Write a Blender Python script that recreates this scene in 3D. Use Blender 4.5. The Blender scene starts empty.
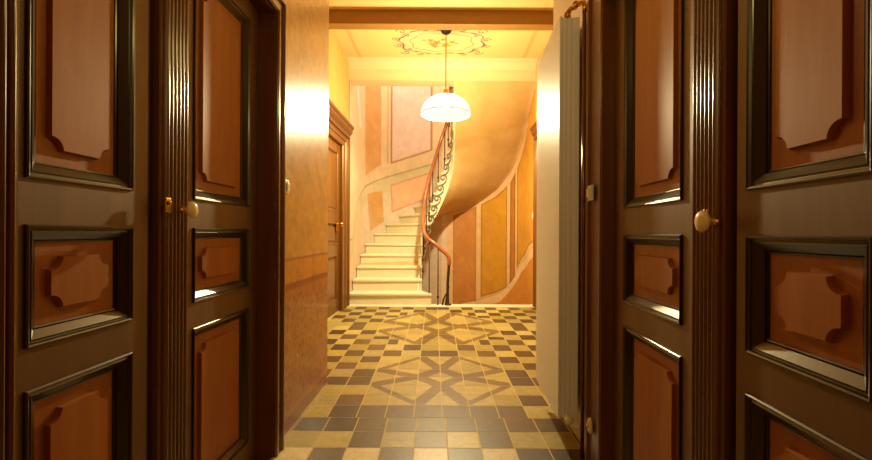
import bpy, bmesh, math, random
from mathutils import Vector, Matrix
random.seed(7)
sc = bpy.context.scene
COL = sc.collection
PI = math.pi

# ------------------------------------------------------------------ helpers
def lin(c):
    return tuple(((v/255)/12.92 if v/255 <= .04045 else ((v/255+.055)/1.055)**2.4) for v in c)

class MB:
    """collects shapes into one mesh"""
    def __init__(s, M=None):
        s.bm = bmesh.new(); s.M = M
    def v(s, p):
        p = Vector(p)
        if s.M is not None: p = s.M @ p
        return s.bm.verts.new(p)
    def face(s, vs, mi=0):
        try:
            f = s.bm.faces.new(vs); f.material_index = mi; return f
        except ValueError:
            return None
    def box(s, a, b, mi=0):
        (x0,y0,z0),(x1,y1,z1) = a, b
        V = [s.v(p) for p in ((x0,y0,z0),(x1,y0,z0),(x1,y1,z0),(x0,y1,z0),(x0,y0,z1),(x1,y0,z1),(x1,y1,z1),(x0,y1,z1))]
        for q in ((0,3,2,1),(4,5,6,7),(0,1,5,4),(1,2,6,5),(2,3,7,6),(3,0,4,7)):
            s.face([V[i] for i in q], mi)
        return s
    def loft(s, rings, closed=True, cap0=False, cap1=False, mi=0):
        R = [[s.v(p) for p in r] for r in rings]
        n = len(R[0])
        for a, b in zip(R, R[1:]):
            for i in range(n if closed else n-1):
                j = (i+1) % n
                s.face([a[i], a[j], b[j], b[i]], mi)
        if cap0: s.face(R[0][::-1], mi)
        if cap1: s.face(R[-1], mi)
        return s
    def tube(s, pts, r, n=8, caps=True):
        pts = [Vector(p) for p in pts]
        rr = r if isinstance(r, (list, tuple)) else [r]*len(pts)
        rings = []; up = None
        for i, p in enumerate(pts):
            t = (pts[min(i+1, len(pts)-1)] - pts[max(i-1, 0)]).normalized()
            if up is None:
                up = Vector((0,0,1)) if abs(t.z) < .9 else Vector((1,0,0))
            a = t.cross(up)
            if a.length < 1e-4: a = t.cross(Vector((0,1,0)))
            a.normalize(); b = a.cross(t).normalized(); up = b
            rings.append([p + rr[i]*(math.cos(2*PI*k/n)*a + math.sin(2*PI*k/n)*b) for k in range(n)])
        return s.loft(rings, True, caps, caps)
    def lathe(s, prof, c=(0,0,0), axis='z', n=32, cap=True):
        rings = []
        for r, h in prof:
            ring = []
            for k in range(n):
                a, b = r*math.cos(2*PI*k/n), r*math.sin(2*PI*k/n)
                ring.append({'z':(c[0]+a, c[1]+b, c[2]+h), 'x':(c[0]+h, c[1]+a, c[2]+b), 'y':(c[0]+a, c[1]+h, c[2]+b)}[axis])
            rings.append(ring)
        return s.loft(rings, True, cap, cap)
    def build(s, name, mat, parent=None, smooth=False, bevel=0, recalc=True):
        if recalc: bmesh.ops.recalc_face_normals(s.bm, faces=s.bm.faces)
        me = bpy.data.meshes.new(name)
        s.bm.to_mesh(me); s.bm.free()
        for m in (mat if isinstance(mat, (list, tuple)) else [mat]): me.materials.append(m)
        if smooth:
            for p in me.polygons: p.use_smooth = True
        o = bpy.data.objects.new(name, me); COL.objects.link(o)
        if parent: o.parent = parent
        if bevel:
            b = o.modifiers.new('bevel', 'BEVEL'); b.width = bevel; b.segments = 2; b.limit_method = 'ANGLE'
        return o

def tag(o, label, cat, group=None, kind=None):
    o['label'] = label; o['category'] = cat
    if group: o['group'] = group
    if kind: o['kind'] = kind
    return o
def empty(name, loc=(0,0,0), rz=0):
    o = bpy.data.objects.new(name, None); COL.objects.link(o)
    o.location = loc; o.rotation_euler = (0,0,rz); o.empty_display_size = .1
    return o
def copy_tree(o, parent=None):
    c = o.copy(); COL.objects.link(c)
    if parent: c.parent = parent
    for ch in list(o.children): copy_tree(ch, c)
    return c

# ------------------------------------------------------------------ materials
def nt(name):
    m = bpy.data.materials.new(name); m.use_nodes = True
    t = m.node_tree; b = t.nodes['Principled BSDF']
    return m, t, b
def mixcol(t, fac, a, b):
    n = t.nodes.new('ShaderNodeMix'); n.data_type = 'RGBA'
    if isinstance(fac, (int, float)): n.inputs[0].default_value = fac
    else: t.links.new(fac, n.inputs[0])
    for i, c in ((6, a), (7, b)):
        if isinstance(c, tuple): n.inputs[i].default_value = (*c[:3], 1)
        else: t.links.new(c, n.inputs[i])
    return n.outputs[2]
def noise(t, scale, detail=4, stretch=None, rough=.55, dist=0):
    tc = t.nodes.new('ShaderNodeTexCoord'); src = tc.outputs['Object']
    if stretch:
        mp = t.nodes.new('ShaderNodeMapping'); mp.inputs['Scale'].default_value = stretch
        t.links.new(src, mp.inputs['Vector']); src = mp.outputs['Vector']
    n = t.nodes.new('ShaderNodeTexNoise')
    n.inputs['Scale'].default_value = scale; n.inputs['Detail'].default_value = detail
    n.inputs['Roughness'].default_value = rough; n.inputs['Distortion'].default_value = dist
    t.links.new(src, n.inputs['Vector'])
    return n.outputs['Fac']
def ramp(t, fac, lo, hi):
    r = t.nodes.new('ShaderNodeMapRange'); r.inputs[1].default_value = lo; r.inputs[2].default_value = hi
    t.links.new(fac, r.inputs[0]); return r.outputs[0]
def bump(t, b, h, strength=.2, dist=.002):
    n = t.nodes.new('ShaderNodeBump'); n.inputs['Strength'].default_value = strength; n.inputs['Distance'].default_value = dist
    t.links.new(h, n.inputs['Height']); t.links.new(n.outputs[0], b.inputs['Normal'])

def wood(name, a, b_, rough=.32, coat=.3, coat_rough=.18, scale=9, spec=.5):
    m, t, b = nt(name)
    f = ramp(t, noise(t, scale, 5, (1, 1, .09), .6, .6), .3, .7)
    t.links.new(mixcol(t, f, lin(a), lin(b_)), b.inputs['Base Color'])
    b.inputs['Roughness'].default_value = rough; b.inputs['Specular IOR Level'].default_value = spec; b.inputs['IOR'].default_value = 1.5
    b.inputs['Specular Tint'].default_value = (1, .82, .5, 1)     # amber varnish
    b.inputs['Coat Weight'].default_value = coat; b.inputs['Coat Roughness'].default_value = coat_rough
    bump(t, b, noise(t, scale*6, 3, (1, 1, .06)), .12, .001)
    return m
def plain(name, c, rough=.5, metal=0, var=.12, nscale=12, bmp=0):
    m, t, b = nt(name)
    f = noise(t, nscale, 4)
    c = lin(c)
    t.links.new(mixcol(t, f, tuple(v*(1-var) for v in c), tuple(min(1, v*(1+var)) for v in c)), b.inputs['Base Color'])
    b.inputs['Roughness'].default_value = rough; b.inputs['Metallic'].default_value = metal
    if bmp: bump(t, b, noise(t, nscale*8, 3), bmp, .002)
    return m
def painted(name, rough=.4, var=.25, nscale=6, bmp=.1, coat=0, tint=(.94,.96,1.4)):
    """colour pattern stored on the surface, with mottling over it"""
    m, t, b = nt(name)
    at = t.nodes.new('ShaderNodeAttribute'); at.attribute_name = 'Paint'
    f = ramp(t, noise(t, nscale, 6, None, .62, .8), .25, .75)
    T = tint
    g = mixcol(t, f, tuple((1-var)*q for q in T), tuple((1.0+var*.3)*q for q in T))
    mx = t.nodes.new('ShaderNodeMix'); mx.data_type = 'RGBA'; mx.blend_type = 'MULTIPLY'
    mx.inputs[0].default_value = 1
    t.links.new(at.outputs['Color'], mx.inputs[6]); t.links.new(g, mx.inputs[7])
    t.links.new(mx.outputs[2], b.inputs['Base Color'])
    b.inputs['Roughness'].default_value = rough
    if coat: b.inputs['Coat Weight'].default_value = coat; b.inputs['Coat Roughness'].default_value = .12
    if bmp: bump(t, b, noise(t, 30, 3), bmp, .002)
    return m

M_frame = wood('dark_varnished_wood', (80,46,14), (100,62,20), .5, .0, .5, 22, 1.0)
M_mould = wood('shade_dark_moulding', (26,16,8), (36,23,10), .3, .15, .12, 22, .8)  # dark moulding wood, blackened further to paint in the recess shade
M_panel = wood('mahogany_panel', (146,76,18), (164,94,26), .5, .0, .45, 26, .6)
M_reed  = wood('reeded_wood', (84,46,14), (104,62,22), .27, .4, .2, 22, 1.0)
M_case  = wood('brown_casing_wood', (86,44,14), (110,60,22), .4, .25, .25)
M_odoor = wood('golden_oak_paint', (96,58,18), (120,74,24), .4, .2, .2)
M_rdoor = wood('hall_brown_wood', (104,58,26), (124,74,34), .4, .2, .2)
M_wall  = painted('painted_hall_plaster', .3, .4, 11, .06, .25)
M_apse  = painted('painted_stair_plaster', .6, .2, 5, .08)
M_ceil  = painted('painted_ceiling', .6, .06, 4, .05)
M_tile  = painted('cement_tiles', .42, .3, 22, .05, 0, (.76,.78,.92))
M_grout = plain('tile_grout', (196,172,104), .7)
M_stone = plain('cream_stone', (222,212,180), .55, 0, .1, 9, .05)
M_riser = plain('cream_riser', (214,204,172), .6, 0, .1, 7)
M_soff  = painted('soffit_plaster', .6, .16, 4, .05)
M_beam  = plain('brown_painted_beam', (140,98,34), .6, 0, .15, 6)
M_plast = plain('cream_plaster', (218,194,150), .6, 0, .1, 5)
M_gold  = plain('golden_plaster', (198,160,86), .55, 0, .2, 5)
M_enam  = plain('cream_enamel', (240,237,226), .42, 0, .03, 4)
M_enam2 = plain('cream_enamel_groove', (230,226,212), .4, 0, .03, 4)
M_brass = plain('polished_brass', (206,160,70), .25, 1, .05)
M_porc  = plain('ivory_knob', (240,214,150), .25, 0, .08, 20)
M_iron  = plain('wrought_iron', (62,46,34), .5, .3)
M_rail  = wood('rail_wood', (136,76,46), (164,96,60), .3, .4, .15)
M_scroll= plain('grey_iron_scroll', (128,112,84), .5, .2, .25, 40)
M_dark  = plain('black_metal', (34,28,24), .4, .3)
M_plasticc = plain('ivory_plastic', (230,222,200), .4, 0, .03)
M_pipe  = plain('brown_gloss_pipe', (120,62,26), .22, .2, .1)
M_under = plain('dark_void_boards', (60,44,26), .8)

def lampglass():
    m = bpy.data.materials.new('ribbed_lamp_glass'); m.use_nodes = True
    t = m.node_tree; t.nodes.clear()
    out = t.nodes.new('ShaderNodeOutputMaterial')
    e = t.nodes.new('ShaderNodeEmission'); e.inputs[0].default_value = (1, .93, .78, 1); e.inputs[1].default_value = LAMP_EM
    tr = t.nodes.new('ShaderNodeBsdfTransparent'); tr.inputs[0].default_value = (1, .97, .9, 1)
    mx = t.nodes.new('ShaderNodeMixShader'); mx.inputs[0].default_value = .45
    t.links.new(tr.outputs[0], mx.inputs[1]); t.links.new(e.outputs[0], mx.inputs[2]); t.links.new(mx.outputs[0], out.inputs[0])
    return m
LAMP_EM = 1.8
M_glass = lampglass()
def emis(name, c, s):
    m = bpy.data.materials.new(name); m.use_nodes = True
    t = m.node_tree; t.nodes.clear()
    out = t.nodes.new('ShaderNodeOutputMaterial'); e = t.nodes.new('ShaderNodeEmission')
    e.inputs[0].default_value = (*c, 1); e.inputs[1].default_value = s
    t.links.new(e.outputs[0], out.inputs[0]); return m
M_bulb = emis('bulb_glow', (1, .9, .7), 12)

# ------------------------------------------------------------------ dimensions
H = 1.09                     # camera height
CEIL = 3.68
TOE = math.radians(1.54)     # the right wall runs slightly outwards
RM = Matrix.Rotation(-TOE, 4, 'Z')

# ------------------------------------------------------------------ painted grids
def inpoly(p, poly):
    x, y = p; c = False; n = len(poly); j = n-1
    for i in range(n):
        xi, yi = poly[i]; xj, yj = poly[j]
        if (yi > y) != (yj > y) and x < (xj-xi)*(y-yi)/(yj-yi)+xi: c = not c
        j = i
    return c
def dseg(p, a, b):
    ax, ay = a; bx, by = b; px, py = p
    dx, dy = bx-ax, by-ay; L = dx*dx+dy*dy
    t = 0 if L == 0 else max(0, min(1, ((px-ax)*dx+(py-ay)*dy)/L))
    return math.hypot(px-ax-t*dx, py-ay-t*dy)
def dline(p, poly, closed=False):
    q = list(poly) + ([poly[0]] if closed else [])
    return min(dseg(p, a, b) for a, b in zip(q, q[1:]))
def grid_surface(us, vs, pos, colour):
    """a sheet of quads with a painted colour per vertex"""
    bm = bmesh.new(); lay = bm.verts.layers.float_color.new('Paint')
    rows = []
    for u in us:
        r = []
        for w in vs:
            q = bm.verts.new(pos(u, w)); q[lay] = (*colour(u, w), 1); r.append(q)
        rows.append(r)
    for a, b in zip(rows, rows[1:]):
        for i in range(len(vs)-1):
            bm.faces.new((a[i], b[i], b[i+1], a[i+1]))
    return bm
def link_bm(bm, name, mat, parent=None, smooth=False):
    me = bpy.data.meshes.new(name); bm.to_mesh(me); bm.free(); me.materials.append(mat)
    if smooth:
        for p in me.polygons: p.use_smooth = True
    o = bpy.data.objects.new(name, me); COL.objects.link(o)
    if parent: o.parent = parent
    return o
def frange(a, b, n): return [a+(b-a)*i/n for i in range(n+1)]
def interp(x, xs, ys):
    if x <= xs[0]: return ys[0]
    for i in range(len(xs)-1):
        if x <= xs[i+1]:
            return ys[i]+(ys[i+1]-ys[i])*(x-xs[i])/(xs[i+1]-xs[i])
    return ys[-1]
def wob(x, y, k=1.0):
    return (math.sin(x*7.1*k+1.3*math.sin(y*5.3*k))+math.sin(y*9.7*k+1.7*math.sin(x*6.1*k+.6))+math.sin((x+y)*13.0*k+y*3))/3

# ------------------------------------------------------------------ floor
NROW = [-14, 0, 3, 9.5, 15, 21]
NY   = [2.076-.1695*14, 2.076, 2.585, 3.70, 4.78, 6.02]
def rowy(n): return interp(n, NROW, NY)
def colx(c, n, y): return .054 - .029*y + .17*c + (.02 if n < 1.9 else 0) - .054*max(0, (1.6-y))*0
C_L = [(198,172,84), (206,182,100), (188,162,70), (200,176,104)]
C_D = [(108,80,34), (98,72,34), (114,84,36), (90,72,44)]
C_B = (118,88,42); C_G = (138,118,72); C_W = (240,214,150)
SP = {}
for m, c in ((4,'L'),(3,'D'),(2,'B'),(1,'B'),(0,'B')): SP[(2,m)] = c
SP.update({(1,4):'D',(1,3):'D',(1,2):'B',(1,1):'G',(1,0):'G'})
SP2 = {(2,0):'B',(2,1):'B',(2,2):'B',(2,3):'L',(1,0):'B',(1,1):'D',(1,2):'D',(1,3):'D',
       (0,0):'L',(0,1):'D',(0,2):'L',(0,3):'L',(-1,0):'G',(-1,1):'W',(-1,2):'D',(-1,3):'D'}
SP1 = dict(SP); SP1.update({(0,4):'L',(0,3):'L',(0,2):'D',(0,1):'L',(0,0):'G',(-1,4):'W',(-1,3):'D',(-1,2):'W',(-1,1):'B',(-1,0):'W'})
def tile_kind(c, n):
    m = c if c >= 0 else -1-c
    t = SP1 if c < 0 else SP2
    if (n, m) in t: return t[(n, m)]
    if n < 3: return 'D' if (m+n) % 2 == 0 else 'L'
    if n == 3: return 'D' if m == 3 else 'L'
    if n == 4: return 'L'
    if n == 5: return 'D' if m in (3, 4) else 'L'
    if n == 6: return 'D' if m in (3, 5) else 'L'
    if n == 7: return 'D' if m in (4,) else 'L'
    if n == 8: return 'D' if m in (3, 5) else 'L'
    r = n if n < 15 else 29-n
    if r == 11 and m == 0: return 'L'
    if r == 14: return 'D' if m == 5 else 'L'
    if r < 9: return 'L'
    return 'D' if (r+m) % 2 == 1 else 'L'
SEG = []
for sx in (-1, 1):
    for sy in (-1, 1):
        for a, b_ in (((1,3),(3,1)), ((3,1),(1,0)), ((1,0),(0,1)), ((0,1),(1,3))):
            SEG.append(((sx*a[0], sy*a[1]), (sx*b_[0], sy*b_[1])))
def star_dark(u, w):
    """u, w measured in half-widths of the star, centre 0; the bands taper towards the tips"""
    p = (u*3, w*3)
    if max(abs(p[0]), abs(p[1])) > 2.95: return False
    if abs(p[0])+abs(p[1]) > 4.0: return False
    for a, b_ in SEG:
        if dseg(p, a, b_) < .28: return True
    return False
def build_floor():
    bm = bmesh.new(); lay = bm.verts.layers.float_color.new('Paint')
    def quad(P, col, z):
        vs = []
        for x, y in P:
            q = bm.verts.new((x, y, z)); q[lay] = (*lin(col), 1); vs.append(q)
        bm.faces.new(vs)
    stars = ((6, 3), (15, 4))
    for n in range(-14, 21):
        for c in range(-10, 10):
            y0, y1 = rowy(n), rowy(n+1)
            ym = (y0+y1)/2
            g = .003
            XL = lambda y, cc: colx(cc, n, y)
            if XL(ym, c) < -1.56 or XL(ym, c+1) > 1.5: continue
            st = None
            for cn, hw in stars:
                if -hw <= c < hw and cn-hw <= n < cn+hw: st = (cn, hw)
            k = tile_kind(c, n)
            rnd = random.uniform(.9, 1.08)
            if n < 0 and k == 'L': k = 'W' if n == -1 else 'L'
            base = {'L': random.choice(C_L), 'D': random.choice(C_D), 'B': C_B, 'G': C_G, 'W': C_W}[k]
            base = tuple(v*rnd for v in base)
            if st:
                K = 18
                lc = tuple(v*rnd for v in (200,174,90)); dc = tuple(v*rnd for v in (138,106,50))
                inside = k == 'D'
                for i in range(K):
                    for j in range(K):
                        fx0, fx1 = i/K, (i+1)/K; fy0, fy1 = j/K, (j+1)/K
                        u = (c+(fx0+fx1)/2)/st[1]; w = (n+(fy0+fy1)/2-st[0])/st[1]
                        d = star_dark(u, w)
                        ex = lambda f: g/.17 + f*(1-2*g/.17)
                        P = []
                        for fx, fy in ((fx0,fy0),(fx1,fy0),(fx1,fy1),(fx0,fy1)):
                            y = y0+(y1-y0)*ex(fy); P.append((XL(y, c)+.17*ex(fx), y))
                        in_corner = inside and abs(u) > .6 and abs(w) > .6
                        quad(P, dc if d else (base if in_corner else lc), .001)
            else:
                P = [(XL(y0+g, c)+g, y0+g), (XL(y0+g, c+1)-g, y0+g), (XL(y1-g, c+1)-g, y1-g), (XL(y1-g, c)+g, y1-g)]
                quad(P, base, .001)
    fl = MB(); fl.box((-1.62,-3.3,-.2), (1.62,6.02,0))
    me = bpy.data.meshes.new('floor'); 
    o = fl.build('floor', M_grout)
    o['kind'] = 'structure'
    tag(o, 'patterned cement tile floor in cream and brown with two star motifs', 'floor')
    t = link_bm(bm, 'tile_paving', M_tile, o)
    return o
floor = build_floor()
edge = MB(); edge.box((-1.52,6.02,-.2), (1.42,6.22,.012))
tag(edge.build('trim_1', M_stone, bevel=.006), 'cream stone strip along the far edge of the tiled floor', 'threshold', kind='structure')
low = MB(); low.box((-1.7,6.0,-1.5), (1.7,8.7,-1.4))
tag(low.build('floor_basement', M_stone), 'stone floor at the foot of the stairs going down', 'floor', kind='structure')
fr = MB(); fr.box((-1.7,5.98,-1.5), (1.7,6.02,-.2)).box((-1.7,6.02,-1.5), (-1.47,6.2,0)).box((1.37,6.02,-1.5), (1.7,6.2,0))
tag(fr.build('wall_basement', M_plast), 'plaster wall below the far edge of the floor', 'wall', kind='structure')

# ------------------------------------------------------------------ near left wall (painted), front walls
BANDZ, LINEZ = .80, .945
def wall_col(y, z):
    w = wob(y, z, 1.6); w2 = wob(y*2+3, z*2.3, 2.2)
    if z < .035: c = (226,190,120)
    elif z < .10: c = (150,86,30)
    elif z < BANDZ-.018:
        f = max(0, min(1, .5+.2*w))
        c = tuple(a+(b-a)*f for a, b in zip((166,96,26), (190,122,40)))
        v = abs(wob(y*1.7+.4*w2, z*1.5, 2.4)); v2 = abs(wob(y*3.1+1, z*2.7+w, 3.1))
        if .14 < z < BANDZ-.05 and (v < .09 or v2 < .06): c = (140,66,18)
    elif z < BANDZ+.018: c = (150,70,24)
    elif abs(z-LINEZ) < .006: c = (150,92,36)
    elif z < LINEZ: c = (206,138,44)
    else:
        c = (207,156,66)
    return lin(c)
bm = grid_surface(frange(2.0, 2.9, 75), frange(0, CEIL, 300), lambda u, w: (-.835, u, w), wall_col)
# thickness: returns at the far corner and back
lay = bm.verts.layers.float_color['Paint']
def addbox(bm, a, b, c):
    (x0,y0,z0),(x1,y1,z1) = a, b
    V = []
    for p in ((x0,y0,z0),(x1,y0,z0),(x1,y1,z0),(x0,y1,z0),(x0,y0,z1),(x1,y0,z1),(x1,y1,z1),(x0,y1,z1)):
        q = bm.verts.new(p); q[lay] = (*lin(c), 1); V.append(q)
    for q in ((0,3,2,1),(4,5,6,7),(0,1,5,4),(1,2,6,5),(2,3,7,6),(3,0,4,7)): bm.faces.new([V[i] for i in q])
gold = (206,160,76)
addbox(bm, (-1.5,1.99,0), (-.8355,2.9,CEIL), gold)
addbox(bm, (-1.5,.60,2.16), (-.8355,1.99,CEIL), gold)
addbox(bm, (-1.5,-3.3,0), (-.8355,.60,CEIL), gold)
addbox(bm, (-1.5,.55,0), (-1.02,2.0,2.2), (60,40,20))
wl = link_bm(bm, 'wall_left', M_wall)
tag(wl, 'glossy golden painted plaster wall with marbled dado beside the left doors', 'wall', kind='structure')

# right front wall (turned slightly)
r = MB(RM)
r.box((.646,1.99,0), (1.3,2.80,CEIL))
tag(r.build('wall_right', M_plast), 'plaster wall behind the tall cream radiator', 'wall', kind='structure')
r = MB(RM)
r.box((.62,.40,2.10), (1.3,1.79,CEIL)); r.box((.64,1.79,2.1), (1.3,1.99,CEIL))
r.box((.62,-3.3,0), (1.3,.40,CEIL)); r.box((.75,.38,0), (1.3,2.0,2.15))
tag(r.build('wall_right', M_gold), 'plaster wall round and above the right double door', 'wall', kind='structure')
b = MB(); b.box((-1.6,-3.3,0), (1.6,-3.2,CEIL))
tag(b.build('wall_front', M_gold), 'plaster end wall of the passage behind the viewer', 'wall', kind='structure')

# rear hall side walls
XL_, XR_ = -1.475, 1.34
def rear_wall(name, x, sgn, mat, label, y0=2.9):
    w = MB()
    o = x + sgn*.5
    a, c = min(x, o), max(x, o)
    w.box((a,y0,0), (c,4.78,CEIL)); w.box((a,5.72,0), (c,6.2,CEIL)); w.box((a,4.78,2.32), (c,5.72,CEIL))
    w.box((min(x+sgn*.12, o), 4.7, 0), (max(x+sgn*.12, o), 5.8, 2.4))
    return tag(w.build(name, mat), label, 'wall', kind='structure')
rear_wall('wall_hall_left', XL_, -1, M_gold, 'golden plaster side wall of the stair hall round the left hall door')
rear_wall('wall_hall_right', XR_, 1, M_gold, 'golden plaster side wall of the stair hall round the right hall door', 2.7)
w = MB(); w.box((-2.0,2.85,0), (-1.45,2.9,CEIL)).box((1.25,2.65,0), (1.9,2.72,CEIL))
tag(w.build('wall_return', M_gold), 'short return walls where the passage widens into the hall', 'wall', kind='structure')

# ------------------------------------------------------------------ ceiling with painted cartouche
CX, CY = -.07, 5.58
def cart_outline(k, n=48):
    pts = []
    for i in range(n):
        a = 2*PI*i/n
        x, y = math.cos(a), math.sin(a)
        e = (abs(x)**2.6+abs(y)**2.6)**(-1/2.6)
        rr = e*k*(1+.05*math.sin(a*8))
        pts.append((CX+.56*rr*x, CY+.34*rr*y))
    return pts
O1, O2 = cart_outline(1.0), cart_outline(.74)
CURLS = []
for sx in (-1, 1):
    for sy in (-1, 1):
        for (ax, ay, r0) in ((.52,.30,.07), (.30,.35,.05), (.60,.08,.06), (.46,.20,.05)):
            CURLS.append([(CX+sx*(ax+r0*(1-t/14)*math.cos(t*.55)), CY+sy*(ay+r0*(1-t/14)*math.sin(t*.55))) for t in range(14)])
FL = [(-.13,.05,.05),(-.07,.0,.055),(-.15,-.06,.04),(.05,.07,.05),(.02,.10,.03),(.14,-.02,.04),(.02,-.09,.035),(-.10,.10,.045),(.20,.02,.025),(-.24,-.07,.025),(.10,.08,.03)]
def ceil_col(x, y):
    base = (228,188,104)
    dx, dy = x-CX, y-CY
    if abs(dx) < .75 and abs(dy) < .48:
        for i, (fx, fy, fr) in enumerate(FL):
            if math.hypot(dx-fx, dy-fy) < fr*(1+.35*math.sin(5*math.atan2(dy-fy, dx-fx))):
                return lin(((206,132,44), (196,120,60), (168,128,60))[i % 3])
        d = min(dline((x, y), O1, True)-.010-.006*math.sin(x*40), dline((x, y), O2, True)-.006)
        for c in CURLS:
            if d < 0: break
            d = min(d, dline((x, y), c)-.009)
        if d < 0: return lin((98,92,66))
        if inpoly((x, y), O2): return lin((236,196,112))
        if inpoly((x, y), O1): return lin((226,184,116))
    if abs(abs(dx)-1.22) < .012 and 5.0 < y < 6.15: base = (206,160,84)
    return lin(base)
bm = bmesh.new(); bm.free()
xs = frange(-1.6, -.80, 20)[:-1] + frange(-.80, .68, 148) + frange(.68, 1.6, 20)[1:]
ys = frange(-3.3, 5.05, 16)[:-1] + frange(5.05, 6.05, 100) + frange(6.05, 6.3, 4)[1:]
bm = grid_surface(xs, ys, lambda u, w: (u, w, CEIL), ceil_col)
lay = bm.verts.layers.float_color['Paint']
addbox(bm, (-2.0,-3.3,CEIL+.002), (2.0,6.2,CEIL+.25), (220,180,110))
ce = link_bm(bm, 'ceiling', M_ceil)
tag(ce, 'pale yellow ceiling with a painted scroll and flower cartouche', 'ceiling', kind='structure')
b = MB(); b.box((-1.6,4.76,3.516), (1.5,4.90,CEIL+.01))
tag(b.build('trim_2', M_beam), 'brown beam crossing the ceiling in front of the pendant lamp', 'beam', kind='structure')
b = MB()
b.loft([[(x,6.06,CEIL),(x,6.09,3.66),(x,6.14,3.64),(x,6.18,3.60),(x,6.2,3.56),(x,6.2,3.42),(x,6.185,3.415),(x,6.185,3.395),(x,6.45,3.395),(x,6.45,CEIL+.2),(x,6.06,CEIL+.2)] for x in (-1.6,1.5)], True, True, True)
tag(b.build('trim_3', M_plast), 'cream lintel with cove across the top of the stair opening', 'lintel', kind='structure')

# ------------------------------------------------------------------ apse wall of the staircase, painted
R, ACX, ACY = 1.42, -.05, 7.0
def apse_pos(s, z):
    if s < 0: return (ACX-R, ACY+s, z)
    if s > PI*R: return (ACX+R, ACY-(s-PI*R), z)
    a = s/R
    return (ACX-R*math.cos(a), ACY+R*math.sin(a), z)
POLY = {
'col_top': [(0.25, 4.6), (0.8, 5.2), (0.83, 2.38), (0.29, 2.1)],
'pink': [(1.09, 5.0), (1.97, 5.0), (1.97, 2.79), (1.09, 2.45)],
'pink_low': [(1.09, 2.01), (1.95, 2.32), (1.95, 1.81), (1.12, 1.5)],
'col_low': [(0.38, 1.79), (0.86, 1.89), (0.91, 1.3), (0.49, 1.11)],
'R1': [(2.42, 1.44), (2.91, 1.63), (2.91, -0.28), (2.42, -0.39)],
'R2': [(3.02, 1.67), (3.37, 1.81), (3.67, 2.0), (3.67, 0.07), (3.4, -0.06), (3.02, -0.19)],
'R3': [(3.76, 2.04), (3.92, 2.21), (3.92, 0.3), (3.76, 0.15)],
'R4': [(3.99, 2.27), (4.37, 2.7), (4.69, 3.12), (5.2, 3.4), (5.2, 1.0), (4.69, 0.89), (4.2, 0.65), (3.99, 0.45)],
}
BB = {k: (min(p[0] for p in v), max(p[0] for p in v), min(p[1] for p in v), max(p[1] for p in v)) for k, v in POLY.items()}
PC = {'col_top': ((214,164,98), (206,148,72)), 'pink': ((224,194,162),)*2, 'pink_low': ((228,178,120),)*2, 'col_low': ((196,140,56), (216,176,110)),
      'R1': ((186,116,40), (202,138,56)), 'R2': ((206,148,34), (198,138,32)), 'R3': ((184,116,36),)*2, 'R4': ((206,150,44), (198,138,40))}
BLX = [-.59,-.23,.29,.94,1.99]; BLZ = [.98,1.57,1.91,2.15,2.5]      # upper edge of the band over the left flight
LOX = [2.42,3.0,3.48,3.82,4.2,4.93]; LOZ = [-.41,-.24,-.07,.23,.58,.87]
SFX = [2.38,2.97,3.42,3.88,4.18,4.44,5.08]; SFZ = [1.52,1.70,1.94,2.31,2.70,2.95,3.40]
def apse_col(s, z):
    c = (222,192,136) if s < 2.3 else (224,182,110)
    for k, v in POLY.items():
        a, b_, lo, hi = BB[k]
        if a-.03 < s < b_+.03 and lo-.03 < z < hi+.03:
            d = dline((s, z), v, True)
            ins = inpoly((s, z), v)
            if k in ('pink', 'pink_low') and d < .016: return lin((176,124,82) if k == 'pink' else (206,150,100))
            if ins:
                p, q = PC[k]
                f = max(0, min(1, .5+.3*wob(s*.8, z*.6, 1.2)))
                if d < .03 and k[0] == 'R': return lin(tuple(x*.86 for x in q))
                return lin(tuple(x+(y-x)*f for x, y in zip(p, q)))
    if -.8 < s < 2.05:
        zb = interp(s, BLX, BLZ)
        if abs(z-zb) < .012: return lin((166,142,84))
        if zb-.30 < z < zb: return lin((206,188,128))
        if z < zb-.3 and s > .25: return lin((214,194,146))
        if -.45 < s < .12 and z > 2.9:
            if abs((s+.35)-(.0+(3.9-z)*.35)) < .10: return lin((228,212,184))
        if abs(s-1.0) < .012 and z > 2.4: return lin((196,160,104))
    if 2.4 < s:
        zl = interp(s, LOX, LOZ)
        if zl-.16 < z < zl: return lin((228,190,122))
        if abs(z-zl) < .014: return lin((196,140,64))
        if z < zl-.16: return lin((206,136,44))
    return lin(c)
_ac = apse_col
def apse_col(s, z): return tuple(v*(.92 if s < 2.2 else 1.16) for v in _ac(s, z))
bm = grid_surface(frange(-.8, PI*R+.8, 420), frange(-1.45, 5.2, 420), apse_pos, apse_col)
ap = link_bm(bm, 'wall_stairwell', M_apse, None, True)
tag(ap, 'curved stairwell wall painted with cream bands and orange and pink panels', 'wall', kind='structure')
cap = MB(); cap.box((-1.7,5.9,5.2), (1.7,8.6,5.3)).box((-1.7,5.85,3.9), (1.7,5.95,5.2)).box((-1.6,5.9,3.9),(-1.5,6.5,5.2)).box((1.4,5.9,3.9),(1.5,6.5,5.2))
tag(cap.build('ceiling_stairwell', M_plast), 'plaster ceiling high over the staircase', 'ceiling', kind='structure')

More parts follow.
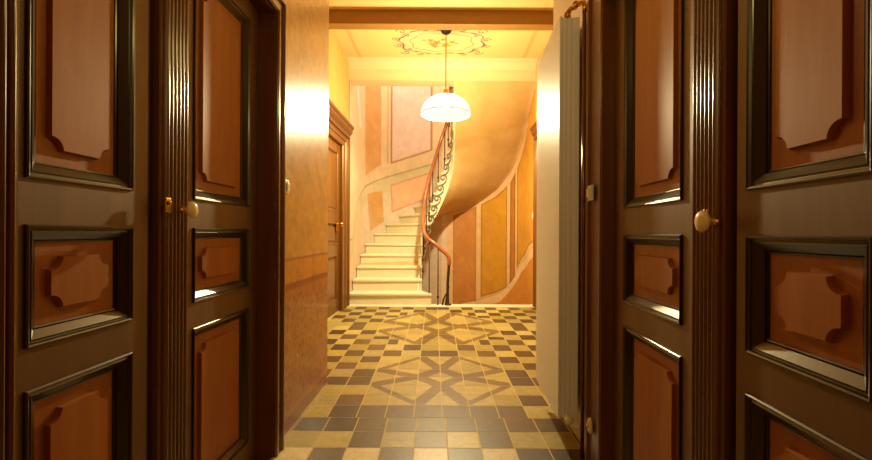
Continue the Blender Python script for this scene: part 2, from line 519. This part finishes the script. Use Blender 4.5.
# ------------------------------------------------------------------ big panelled double doors
def notched(y0, y1, z0, z1, r, n=6):
    """rectangle with hollow quarter-round corners"""
    P = []
    for cy, cz, a0 in ((y0, z0, 90), (y1, z0, 180), (y1, z1, 270), (y0, z1, 360)):
        seq = [(a0 - 90*i/n) for i in range(n+1)]
        for a in seq:
            P.append((cy+r*math.cos(math.radians(a)), cz+r*math.sin(math.radians(a))))
    return P
def big_door(name, root, sg, zoff, lA, lB, pA, pB, astr, near, lining_y, wall_n, arch_w, arch_n, zt_open, label):
    """local x = sg * n (n points into the passage), y = depth, z = height"""
    S = Matrix.Diagonal((sg, 1, 1, 1))
    root['kind'] = 'structure'; tag(root, label, 'door')
    zP = [(.12, .742), (.834, 1.104), (1.206, 2.07)]
    zP = [(a+zoff, b_+zoff) for a, b_ in zP]
    top = 2.15+zoff
    for (y0, y1), (p0, p1) in ((lA, pA), (lB, pB)):
        fm = MB(S); t0 = -.05
        fm.box((t0,y0,.01), (0,p0,top)).box((t0,p1,.01), (0,y1,top))
        zz = [.01] + [q for p in zP for q in p] + [top]
        for a, b_ in zip(zz[0::2], zz[1::2]): fm.box((t0,p0,a), (0,p1,b_))
        leaf = fm.build('door_leaf', M_frame, root)
        for a, b_ in zP:
            prof = [(0,-.004),(0,.005),(.003,.008),(.007,.006),(.009,0),(.012,-.001),(.016,.001),(.034,-.013),(.0345,-.0175),(.037,-.0155),(.0405,-.017),(.041,-.021)]
            mm = MB(S)
            mm.loft([[(n,p0+d,a+d),(n,p1-d,a+d),(n,p1-d,b_-d),(n,p0+d,b_-d)] for d, n in prof], True)
            mm.build('panel_moulding', M_mould, leaf)
            pm = MB(S); d = .036
            q0, q1, r0, r1 = p0+d, p1-d, a+d, b_-d
            pm.box((-.05,q0,r0), (-.020,q1,r1))
            i = .031 if q1-q0 < .3 else .034; h = (q1-q0-2*i)
            rad = min(.030, h*.2)
            O = notched(q0+i, q1-i, r0+i+.006, r1-i-.006, rad)
            I = notched(q0+i+.003, q1-i-.003, r0+i+.009, r1-i-.009, rad)
            pm.loft([[(-.0205,y,z) for y, z in O], [(-.0185,y,z) for y, z in O], [(-.0075,y,z) for y, z in I]], True, False, True)
            pm.build('panel', M_panel, leaf)
    # reeded meeting strip(s)
    def reeds(y0, y1, count, nm):
        P = [(-.05,y0),(.008,y0),(.012,y0+.004)]
        e = .014; P += [(.012,y0+e)]
        w = (y1-y0-2*e)/count
        for k in range(count):
            c = y0+e+w*(k+.5)
            for q in range(15):
                a = PI*(1-q/14)
                P.append((.010+.016*math.sin(a), c+w*.46*math.cos(a)))
        P += [(.012,y1-e),(.012,y1-.004),(.008,y1),(-.05,y1)]
        mm = MB(S)
        mm.loft([[(n,y,z) for n, y in P] for z in (.01, top)], True, True, True)
        return mm.build(nm, M_reed, root)
    reeds(*astr, 6, 'reeded_strip')
    reeds(*near, 5, 'reeded_strip')
    # lining of the opening
    jm = MB(S); yf = lining_y; yn = near[0]
    jm.box((-.05,yf,0), (wall_n+.002,yf+.02,top+.02)).box((-.05,yn-.02,0), (wall_n+.002,yn,top+.02)).box((-.05,yn-.02,top), (wall_n+.002,yf+.02,top+.022))
    jm.build('door_lining', M_case, root)
    # casing, mitred
    w = arch_w
    prof = [(0,wall_n-.03),(0,arch_n-.012),(.006,arch_n-.004),(.014,arch_n-.004),(.02,arch_n-.010),(w*.72,arch_n-.012),(w*.78,arch_n),(w*.9,arch_n),(w,arch_n-.008),(w,wall_n-.03)]
    cm = MB(S); zt = zt_open
    path = lambda d, n: [(n,yf+.005+d,0),(n,yf+.005+d,zt+min(d,.09)),(n,yn-.005-d,zt+min(d,.09)),(n,yn-.005-d,0)]
    cols = [path(d, n) for d, n in prof]
    rings = [[cols[i][k] for i in range(len(prof))] for k in range(4)]
    cm.loft(rings, True, True, True)
    cm.build('door_casing', M_case if arch_w > .15 else M_reed, root)
    return S

def knob_parts(root, S, y, z, n0, plate_dy):
    k = MB(S)
    k.lathe([(.011,0),(.013,.003),(.008,.008),(.0075,.026)], (n0,y,z), 'x', 20)
    sh = k.build('knob_shank', M_brass, root, True)
    k = MB(S)
    prof = [(.008,0),(.018,.003),(.0235,.009),(.025,.014),(.0225,.020),(.014,.025),(.003,.027)]
    k.lathe(prof, (n0+.024,y,z), 'x', 24)
    for v in k.bm.verts:
        if v.co.x*S[0][0] > n0+.023: v.co.z = z+(v.co.z-z)*1.1
    o = k.build('knob', M_porc, root, True)
    e = MB(S)
    yy = y+plate_dy
    e.box((n0-.006,yy-.013,z-.012), (n0+.002,yy+.013,z+.034))
    e.lathe([(.008,0),(.008,.004),(.004,.006)], (n0+.002,yy,z+.018), 'x', 12)
    es = e.build('keyhole_plate', M_brass, root, bevel=.002)

rootL = empty('door_1', (-.91,0,0))
SL = big_door('door_1', rootL, 1, 0, (.865,1.25), (1.425,1.975), (.884,1.186), (1.472,1.89), (1.285,1.424), (.74,.864), 1.978, .075, .085, .103, 2.157,
     'dark wooden panelled double door in the left wall beside the painted plaster')
g = MB(SL); g.box((-.05,1.25,.01), (-.02,1.285,2.15)); g.build('meeting_stile', M_frame, rootL)
knob_parts(rootL, SL, 1.352, 1.162, .036, -.062)
pR = RM @ Vector((.67,0,0))
rootR = empty('door_2', pR, -TOE)
SR = big_door('door_2', rootR, -1, -.015, (.592,1.0), (1.165,1.772), (.672,.962), (1.236,1.655), (1.03,1.162), (.47,.590), 1.774, .05, .20, .060, 2.10,
     'dark wooden panelled double door in the right wall beside the radiator')
g = MB(SR); g.box((-.05,1.0,.01), (-.02,1.03,2.13)); g.build('meeting_stile', M_frame, rootR)
knob_parts(rootR, SR, 1.038, 1.122, .022, .05)

# ------------------------------------------------------------------ hall doors (left and right, far)
def hall_door(name, x, sg, mat, label, knob):
    root = empty(name, (x,0,0)); tag(root, label, 'door', kind='structure')
    S = Matrix.Diagonal((sg, 1, 1, 1))
    y0, y1, zt = 4.80, 5.70, 2.30
    m = MB(S); n0 = -.01
    st = .10
    m.box((-.05,y0,.01), (n0,y0+st,zt)).box((-.05,y1-st,.01), (n0,y1,zt))
    for a, b_ in ((.01,.16),(.78,.92),(1.22,1.36),(2.18,zt)): m.box((-.05,y0+st,a), (n0,y1-st,b_))
    leaf = m.build('door_leaf', mat, root)
    for a, b_ in ((.16,.78),(.92,1.22),(1.36,2.18)):
        p = MB(S)
        prof = [(0,n0),(.01,n0+.008),(.02,n0),(.03,n0-.02),(.05,n0-.022),(.065,n0-.01)]
        p.loft([[(n,y0+st+d,a+d),(n,y1-st-d,a+d),(n,y1-st-d,b_-d),(n,y0+st+d,b_-d)] for d, n in prof], True, False, True)
        p.build('panel', mat, leaf)
    c = MB(S); w = .36
    prof = [(0,-.06),(0,.03),(.01,.04),(.03,.03),(.16,.03),(.17,.045),(.20,.045),(.21,.03),(w-.04,.03),(w-.03,.055),(w,.055),(w,-.03)]
    zc = lambda d: zt+d*.5
    cols = [[(n,y1+d,0),(n,y1+d,zc(d)),(n,y0-d,zc(d)),(n,y0-d,0)] for d, n in prof]
    c.loft([[cols[i][k] for i in range(len(prof))] for k in range(4)], True, True, True)
    c.build('door_casing', mat, root)
    k = MB(S)
    prof = [(-.02,2.46),(.035,2.46),(.04,2.53),(.06,2.55),(.075,2.58),(.075,2.61),(.095,2.63),(.095,2.66),(-.02,2.66)]
    k.loft([[(n,y,z) for n, z in prof] for y in (4.42, 6.12)], True, True, True)
    k.build('cornice', mat, root)
    if knob:
        q = MB(S)
        q.lathe([(.02,0),(.024,.004),(.012,.012),(.012,.04),(.028,.05),(.034,.065),(.026,.085),(.008,.09)], (n0,5.56,1.20), 'x', 20)
        q.build('knob', M_brass, root, True)
        q = MB(S); q.box((n0-.002,5.525,1.10), (n0+.008,5.595,1.30)); q.build('knob_plate', M_brass, root, bevel=.004)
    return root
hall_door('door_3', XL_, 1, M_odoor, 'golden brown hall door with cornice at left foot of the stairs', True)
hall_door('door_4', XR_, -1, M_rdoor, 'brown hall door casing with cornice at far right past the radiator', True)

# ------------------------------------------------------------------ radiator
root = empty('radiator', RM @ Vector((.57,2.38,0)), -TOE)
tag(root, 'tall vertical cream panel radiator on the right wall by the door', 'radiator')
def L(x, y, z): return (x-.59, y-2.47, z)   # drawn about the radiator's own middle
F0, F1, B1 = .535, .548, .637
Y0, Y1, ZB, ZT = 2.18, 2.76, .152, 2.19
m = MB()
n = 26
P = []
for i in range(n):                                       # front skin with fine upright flutes
    a = Y0+(Y1-Y0)*i/n; b_ = Y0+(Y1-Y0)*(i+1)/n; g = .004
    P += [(F0+.002,a),(F0,a+g),(F0,b_-g)]
P += [(F0+.002,Y1),(F1,Y1),(F1,Y0)]
m.loft([[L(x,y,z) for x, y in P] for z in (ZB, ZT)], True, True, True)
m.build('front_panel', M_enam, root)
m = MB(); m.box(L(.617,Y0+.004,ZB), L(B1,Y1-.004,ZT)); m.build('back_panel', M_enam, root, bevel=.003)
m = MB()
for i in range(3):
    x0 = F1+.001+i*.0245
    m.box(L(x0+.003,Y0+.002,ZB+.004), L(x0+.0215,Y0+.016,ZT-.004))
m.build('side_cover', M_enam, root, bevel=.003)
m = MB(); m.box(L(F1,Y0+.008,ZB+.006), L(.617,Y1-.008,ZT-.006)); m.build('convector_fins', M_enam2, root)
m = MB()
for i in range(24):
    y = Y0+.02+i*.0245; m.box(L(F1+.004,y,ZT-.006), L(.615,y+.012,ZT+.003))
m.build('top_grille', M_enam, root)
m = MB()
m.lathe([(.016,0),(.018,.004),(.018,.022),(.012,.026)], L(.575,2.19,ZT-.002), 'z', 16)
m.tube([L(.575,2.19,ZT+.015), L(.577,2.183,ZT+.024), L(.585,2.165,ZT+.030), L(.60,2.14,ZT+.030), L(.62,2.112,ZT+.028), L(.630,2.098,ZT+.020), L(.632,2.094,ZT+.006), L(.632,2.094,ZT-.025)], .012, 10)
m.lathe([(.015,0),(.017,.003),(.017,.03),(.012,.034)], L(.60,2.12,ZT+.030), 'y', 14)
m.build('top_valve', M_brass, root, True)
m = MB()
m.lathe([(.014,-.05),(.018,-.046),(.018,-.03),(.012,-.028),(.012,0)], L(.57,2.155,ZB+.02), 'y', 14)
m.tube([L(.57,2.13,ZB+.02), L(.585,2.12,ZB), L(.61,2.115,ZB-.01), L(.632,2.108,ZB-.012)], .010, 8)
m.build('bottom_valve', M_enam2, root, True)
pp = MB(); pp.tube([L(.632,2.095,-.0), L(.632,2.095,2.172)], .010, 12)
pp.build('supply_pipe', M_pipe, root, True)

# ------------------------------------------------------------------ switches and socket
def plate(name, M, x, y, z, w, h, th, sg, mat, label, cat):
    root = empty(name, M @ Vector((x,y,z)), -TOE if M is RM else 0); tag(root, label, cat)
    m = MB(); m.box((0,-w/2,-h/2) if sg > 0 else (-th,-w/2,-h/2), (th,w/2,h/2) if sg > 0 else (0,w/2,h/2))
    m.build('plate', mat, root, bevel=.003)
    m = MB(); a, b_ = (th, th+.008) if sg > 0 else (-th-.008, -th)
    m.box((a,-w*.28,-h*.28), (b_,w*.28,h*.28)); m.build('rocker', mat, root, bevel=.002)
    return root
I4 = Matrix.Identity(4)
plate('light_switch', I4, -.835, 2.125, 1.325, .06, .07, .012, 1, M_plasticc, 'ivory light switch on the golden wall beside the left door casing', 'light switch')
plate('light_switch', RM, .614, 1.885, 1.275, .05, .07, .014, -1, M_plasticc, 'ivory light switch on the dark right door casing beside the radiator', 'light switch')
plate('light_switch', I4, 1.368, 6.42, 1.37, .08, .11, .014, -1, M_plasticc, 'small white light switch on the curved orange wall at far right', 'light switch')
s = empty('wall_socket', RM @ Vector((.614,1.885,.215)), -TOE); tag(s, 'oval ivory fitting low on the right door casing near the floor', 'socket')
m = MB(); m.lathe([(.036,0),(.036,-.006),(.030,-.012),(.016,-.014)], (0,0,0), 'x', 20)
for v in m.bm.verts: v.co.y *= .62
m.build('cover', M_porc, s, True)
m = MB(); m.lathe([(.010,-.013),(.010,-.018),(.004,-.019)], (0,0,0), 'x', 12); m.build('button', M_brass, s, True)

# ------------------------------------------------------------------ staircase
stair = empty('staircase', (-.9,6.2,0))
tag(stair, 'curved cream stone staircase with reddish wooden handrail at the end of the hall', 'staircase')
def part(mb, name, mat, **k):
    o = mb.build(name, mat, stair, **k)
    o.data.transform(Matrix.Translation((.9,-6.2,0)))
    return o
ICX, IR = -.15, .27
def inner(th, off=0):
    a = math.radians(th)
    if th < 0: return (ICX-IR-off, ACY+math.radians(th)*.9)      # straight run on the left
    if th > 180: return (ICX+IR+off, ACY-math.radians(th-180)*.9)
    return (ICX-(IR+off)*math.cos(a), ACY+(IR+off)*math.sin(a))
def outer(th, off=.01):
    a = math.radians(th); r_ = R-off
    if th < 0: return (ACX-r_, ACY+a*.9)
    if th > 180: return (ACX+r_, ACY-math.radians(th-180)*.9)
    return (ACX-r_*math.cos(a), ACY+r_*math.sin(a))
RISE = .18
def th_of(k):
    """angle of the nosing of step k (negative: straight run)"""
    if k <= 4: return math.degrees((6.15+.29*(k-1)-7.0)/.9)
    if k <= 18: return 12+13.5*(k-5)
    return 187.5+17.8*(k-18)
for k in range(1, 21):
    z = RISE*k
    t0, t1 = th_of(k), th_of(k+1)
    nos = 1.6
    A = frange(t0, min(t1+2.0, 226), 6)
    m = MB()
    ins = [inner(t, -.045 if k < 5 else -.015) for t in A]; out = [outer(t) for t in A]
    if k == 1:                                             # first step swells out at its free end
        ins = [(x+.16*(1-i/6), y) for i, (x, y) in enumerate(ins)]
    loop = ins + out[::-1]
    # tread slab with nosing in front
    N = []
    d = Vector((ins[0][0]-ins[1][0], ins[0][1]-ins[1][1])); d.normalize(); d2 = Vector((out[0][0]-out[1][0], out[0][1]-out[1][1])); d2.normalize()
    loop2 = list(loop); loop2[0] = (ins[0][0]+d.x*.02, ins[0][1]+d.y*.02); loop2[-1] = (out[0][0]+d2.x*.03, out[0][1]+d2.y*.03)
    m.loft([[(x,y,z-.035) for x, y in loop2], [(x,y,z) for x, y in loop2]], True, True, True)
    part(m, 'tread', M_stone, bevel=.006)
    m = MB()
    zb = RISE*(k-1) if k > 1 else 0
    a0, a1 = ins[0], out[0]; b0, b1 = ins[1], out[1]
    m.loft([[(a0[0],a0[1],h),(a1[0],a1[1],h),(b1[0],b1[1],h),(b0[0],b0[1],h)] for h in (zb, z-.035)], True, True, True)
    part(m, 'riser', M_riser)
# soffit, the smooth underside that winds up to the lintel
IN_T = [-52, 0, 45, 90, 135, 180, 231]; IN_Z = [-.25, .60, 1.08, 1.45, 1.90, 2.50, 3.40]
OU_T = [-52, 0, 45, 90, 120, 137, 155, 167, 180, 231]; OU_Z = [-.25, .55, 1.02, 1.46, 1.70, 1.94, 2.31, 2.66, 2.95, 3.40]
ths = frange(-52, 231, 90); ws = frange(0, 1, 16)
def sof_pos(t, w):
    a, b_ = inner(t, -.02 if 0 else 0), outer(t, .004)
    za, zb = interp(t, IN_T, IN_Z), interp(t, OU_T, OU_Z)
    return (a[0]+(b_[0]-a[0])*w, a[1]+(b_[1]-a[1])*w, za+(zb-za)*w)
def sof_col(t, w):
    f = max(0, min(1, .5+.5*math.sin(w*16+t*.05)))
    c = tuple(a+(b_-a)*f*.5 for a, b_ in zip((206,166,86), (216,178,104)))
    if w > .965: c = (226,190,126)
    return lin(c)
bm = grid_surface(ths, ws, sof_pos, sof_col)
bm.verts.ensure_lookup_table()
bmesh.ops.translate(bm, vec=(.9,-6.2,0), verts=bm.verts)
so = link_bm(bm, 'soffit', M_soff, stair, True)
# inner string board
m = MB()
T = frange(-50, 228, 80)
def tread_z(t):
    k = 1
    ks = [th_of(q) for q in range(1, 22)]
    return interp(t, ks, [RISE*q for q in range(1, 22)])
rings = []
for t in T:
    a = inner(t, .0); b_ = inner(t, .02)
    zb = interp(t, IN_T, IN_Z)-.01; zt = min(tread_z(t)-.06, zb+2)
    if zt < zb+.03: zt = zb+.03
    rings.append([(a[0],a[1],max(zb,-.0 if t < -5 else zb)),(b_[0],b_[1],max(zb, -.0 if t < -5 else zb)),(b_[0],b_[1],max(zt,.02)),(a[0],a[1],max(zt,.02))])
m.loft(rings, True, True, True)
part(m, 'string_board', M_riser)
# scroll brackets under the tread ends
def spiral(c, tang, up, size):
    P = []
    for i in range(26):
        a = i/25*2.3*PI; r_ = size*(.18+.82*(1-i/25))
        P.append(Vector(c)+tang*(r_*math.cos(a))+up*(r_*math.sin(a)))
    return P
for k in range(1, 20):
    tm = th_of(k)+ (th_of(k+1)-th_of(k))*.55
    p = inner(tm, -.03); q = inner(tm+2, -.03)
    tg = Vector((q[0]-p[0], q[1]-p[1], 0)).normalized()
    m = MB(); z = RISE*k
    m.tube(spiral((p[0],p[1],z-.10), tg, Vector((0,0,1)), .062), .012, 6)
    m.tube([Vector((p[0],p[1],z-.10))+tg*.06+Vector((0,0,-.0)), Vector((p[0],p[1],z-.16))+tg*.05, Vector((p[0],p[1],z-.21))+tg*.0, Vector((p[0],p[1],z-.22))-tg*.04], .011, 6)
    part(m, 'scroll_bracket', M_scroll, smooth=True)
# handrail
RAIL = [(.035,6.13,.0),(.03,6.13,.30),(.045,6.13,.58),(.05,6.13,.68),(.03,6.13,.745),(-.02,6.13,.80),(-.09,6.14,.86),(-.17,6.15,.93),(-.25,6.18,.985),(-.31,6.24,1.05),(-.345,6.35,1.14),(-.365,6.5,1.24),(-.375,6.75,1.40),(-.375,7.0,1.57),(-.34,7.09,1.86),(-.285,7.17,2.10),(-.21,7.24,2.36),(-.11,7.265,2.70),(-.03,7.22,2.92),(.03,7.13,3.12),(.06,7.0,3.36),(.065,6.7,3.85),(.065,6.3,4.4)]
def smoothpath(P, sub=6):
    P = [Vector(p) for p in P]; out = []
    for i in range(len(P)-1):
        p0, p1, p2, p3 = P[max(i-1,0)], P[i], P[i+1], P[min(i+2,len(P)-1)]
        for j in range(sub):
            t = j/sub
            out.append(.5*((2*p1)+(p2-p0)*t+(2*p0-5*p1+4*p2-p3)*t*t+(3*p1-p0-3*p2+p3)*t**3))
    out.append(P[-1]); return out
sp = smoothpath(RAIL)
top_i = next(i for i, p in enumerate(sp) if p.z > .60)
m = MB(); m.tube(sp[top_i:], .030, 10); part(m, 'handrail', M_rail, smooth=True)
m = MB(); m.tube(sp[:top_i+1], [.022]*(top_i+1), 10)
m.tube(smoothpath([(.0,6.13,.0),(.015,6.13,.12),(.035,6.13,.22),(.045,6.13,.30)]), .014, 8)
m.tube(smoothpath([(-.05,6.13,.0),(-.03,6.13,.10),(.02,6.13,.20),(.035,6.13,.26)]), .012, 8)
m.lathe([(.05,0),(.05,.015),(.03,.03)], (.035,6.13,.010), 'z', 16)
part(m, 'newel_post', M_iron, smooth=True)
# balusters
def bal(x, y, z0, z1):
    m = MB(); m.tube([(x,y,z0),(x,y,z1)], .0085, 8)
    m.lathe([(.010,-.02),(.018,-.012),(.018,.012),(.010,.02)], (x,y,z0+.12), 'z', 10)
    part(m, 'baluster', M_iron, smooth=True)
def rail_at(fx, lo, hi):
    return min(sp[lo:hi], key=fx)
for (x, y) in ((-.255,6.18),(-.115,6.145)):
    p = min(sp[top_i:], key=lambda q: abs(q.x-x)+abs(q.y-y)); bal(p.x, p.y, .01, p.z)
for t in (-32,-14,3,24,46,70,94,118,142,166,186,206):
    ip = inner(t, -.06 if t < 0 else -.045)
    p = min(sp[top_i+30:], key=lambda q: (q.x-ip[0])**2+(q.y-ip[1])**2)
    z0 = tread_z(t)-.02
    if p.z > z0+.2: bal(p.x, p.y, z0-.02, p.z)

# ------------------------------------------------------------------ pendant lamp
LX, LY = -.012, 5.12
lamp = empty('pendant_lamp', (LX,LY,CEIL)); tag(lamp, 'pendant lamp with ribbed white glass dome hanging from the painted ceiling', 'lamp')
m = MB(); m.lathe([(.02,-.10),(.05,-.095),(.075,-.06),(.08,-.02),(.08,0)], (0,0,0), 'z', 28); m.build('ceiling_rose', M_dark, lamp, True)
m = MB(); m.tube([(0,0,-.09),(0,0,-.80)], .007, 8); m.build('cord', M_brass, lamp)
m = MB(); m.lathe([(.012,-.79),(.03,-.80),(.034,-.84),(.05,-.87)], (0,0,0), 'z', 20); m.build('lamp_holder', M_brass, lamp, True)
m = MB(); rings = []
NR = 96
for i in range(15):
    a = (i/14)*PI/2*.93+.11
    rr = .305*math.sin(a); h = -1.105+.245*math.cos(a)
    rings.append([((rr*(1+.018*math.cos(k*PI)))*math.cos(2*PI*k/NR), (rr*(1+.018*math.cos(k*PI)))*math.sin(2*PI*k/NR), h) for k in range(NR)])
m.loft(rings, True); m.build('lamp_shade', M_glass, lamp, True)
m = MB(); m.tube([(.308*math.cos(a),.308*math.sin(a),-1.11) for a in frange(0,2*PI,48)], .007, 6, False); m.build('shade_rim', M_plasticc, lamp, True)
m = MB(); m.lathe([(.012,-.87),(.02,-.90),(.04,-.95),(.045,-.99),(.03,-1.025),(.005,-1.035)], (0,0,0), 'z', 20); m.build('bulb', M_bulb, lamp, True)

# ------------------------------------------------------------------ lights
def light(name, loc, power, col, rad):
    d = bpy.data.lights.new(name, 'POINT'); d.energy = power; d.color = col; d.shadow_soft_size = rad
    o = bpy.data.objects.new(name, d); o.location = loc; COL.objects.link(o); return o
light('pendant_light', (LX,LY,CEIL-1.075), 320, (1,.86,.49), .06)
light('upstairs_light', (-.5,7.2,4.7), 58, (1,.90,.66), .12)
light('passage_fill', (.0,1.22,2.0), 3.6, (1,.84,.36), .08)  # added fill to brighten the doors, no fixture hangs here
light('rear_fill', (.0,-2.6,2.7), 22, (1,.82,.5), .15)  # added fill behind the camera for the radiator's near end, no fixture

w = bpy.data.worlds.new('world'); sc.world = w; w.use_nodes = True
w.node_tree.nodes['Background'].inputs[0].default_value = (.6,.5,.4,1)
w.node_tree.nodes['Background'].inputs[1].default_value = .02

# ------------------------------------------------------------------ camera
cd = bpy.data.cameras.new('camera'); cam = bpy.data.objects.new('camera', cd); COL.objects.link(cam)
cd.sensor_width = 36; cd.lens = 36*410/872
cd.shift_x = -10/872; cd.shift_y = 3/872
cd.clip_start = .02
cam.location = (0,0,H)
cam.rotation_euler = (Matrix.Rotation(math.radians(90), 4, 'X') @ Matrix.Rotation(math.radians(.3), 4, 'Z')).to_euler()
sc.camera = cam
vs = sc.view_settings
vs.view_transform = 'Standard'; vs.look = 'None'; vs.gamma = 1; vs.use_curve_mapping = False
vs.exposure = 0.35
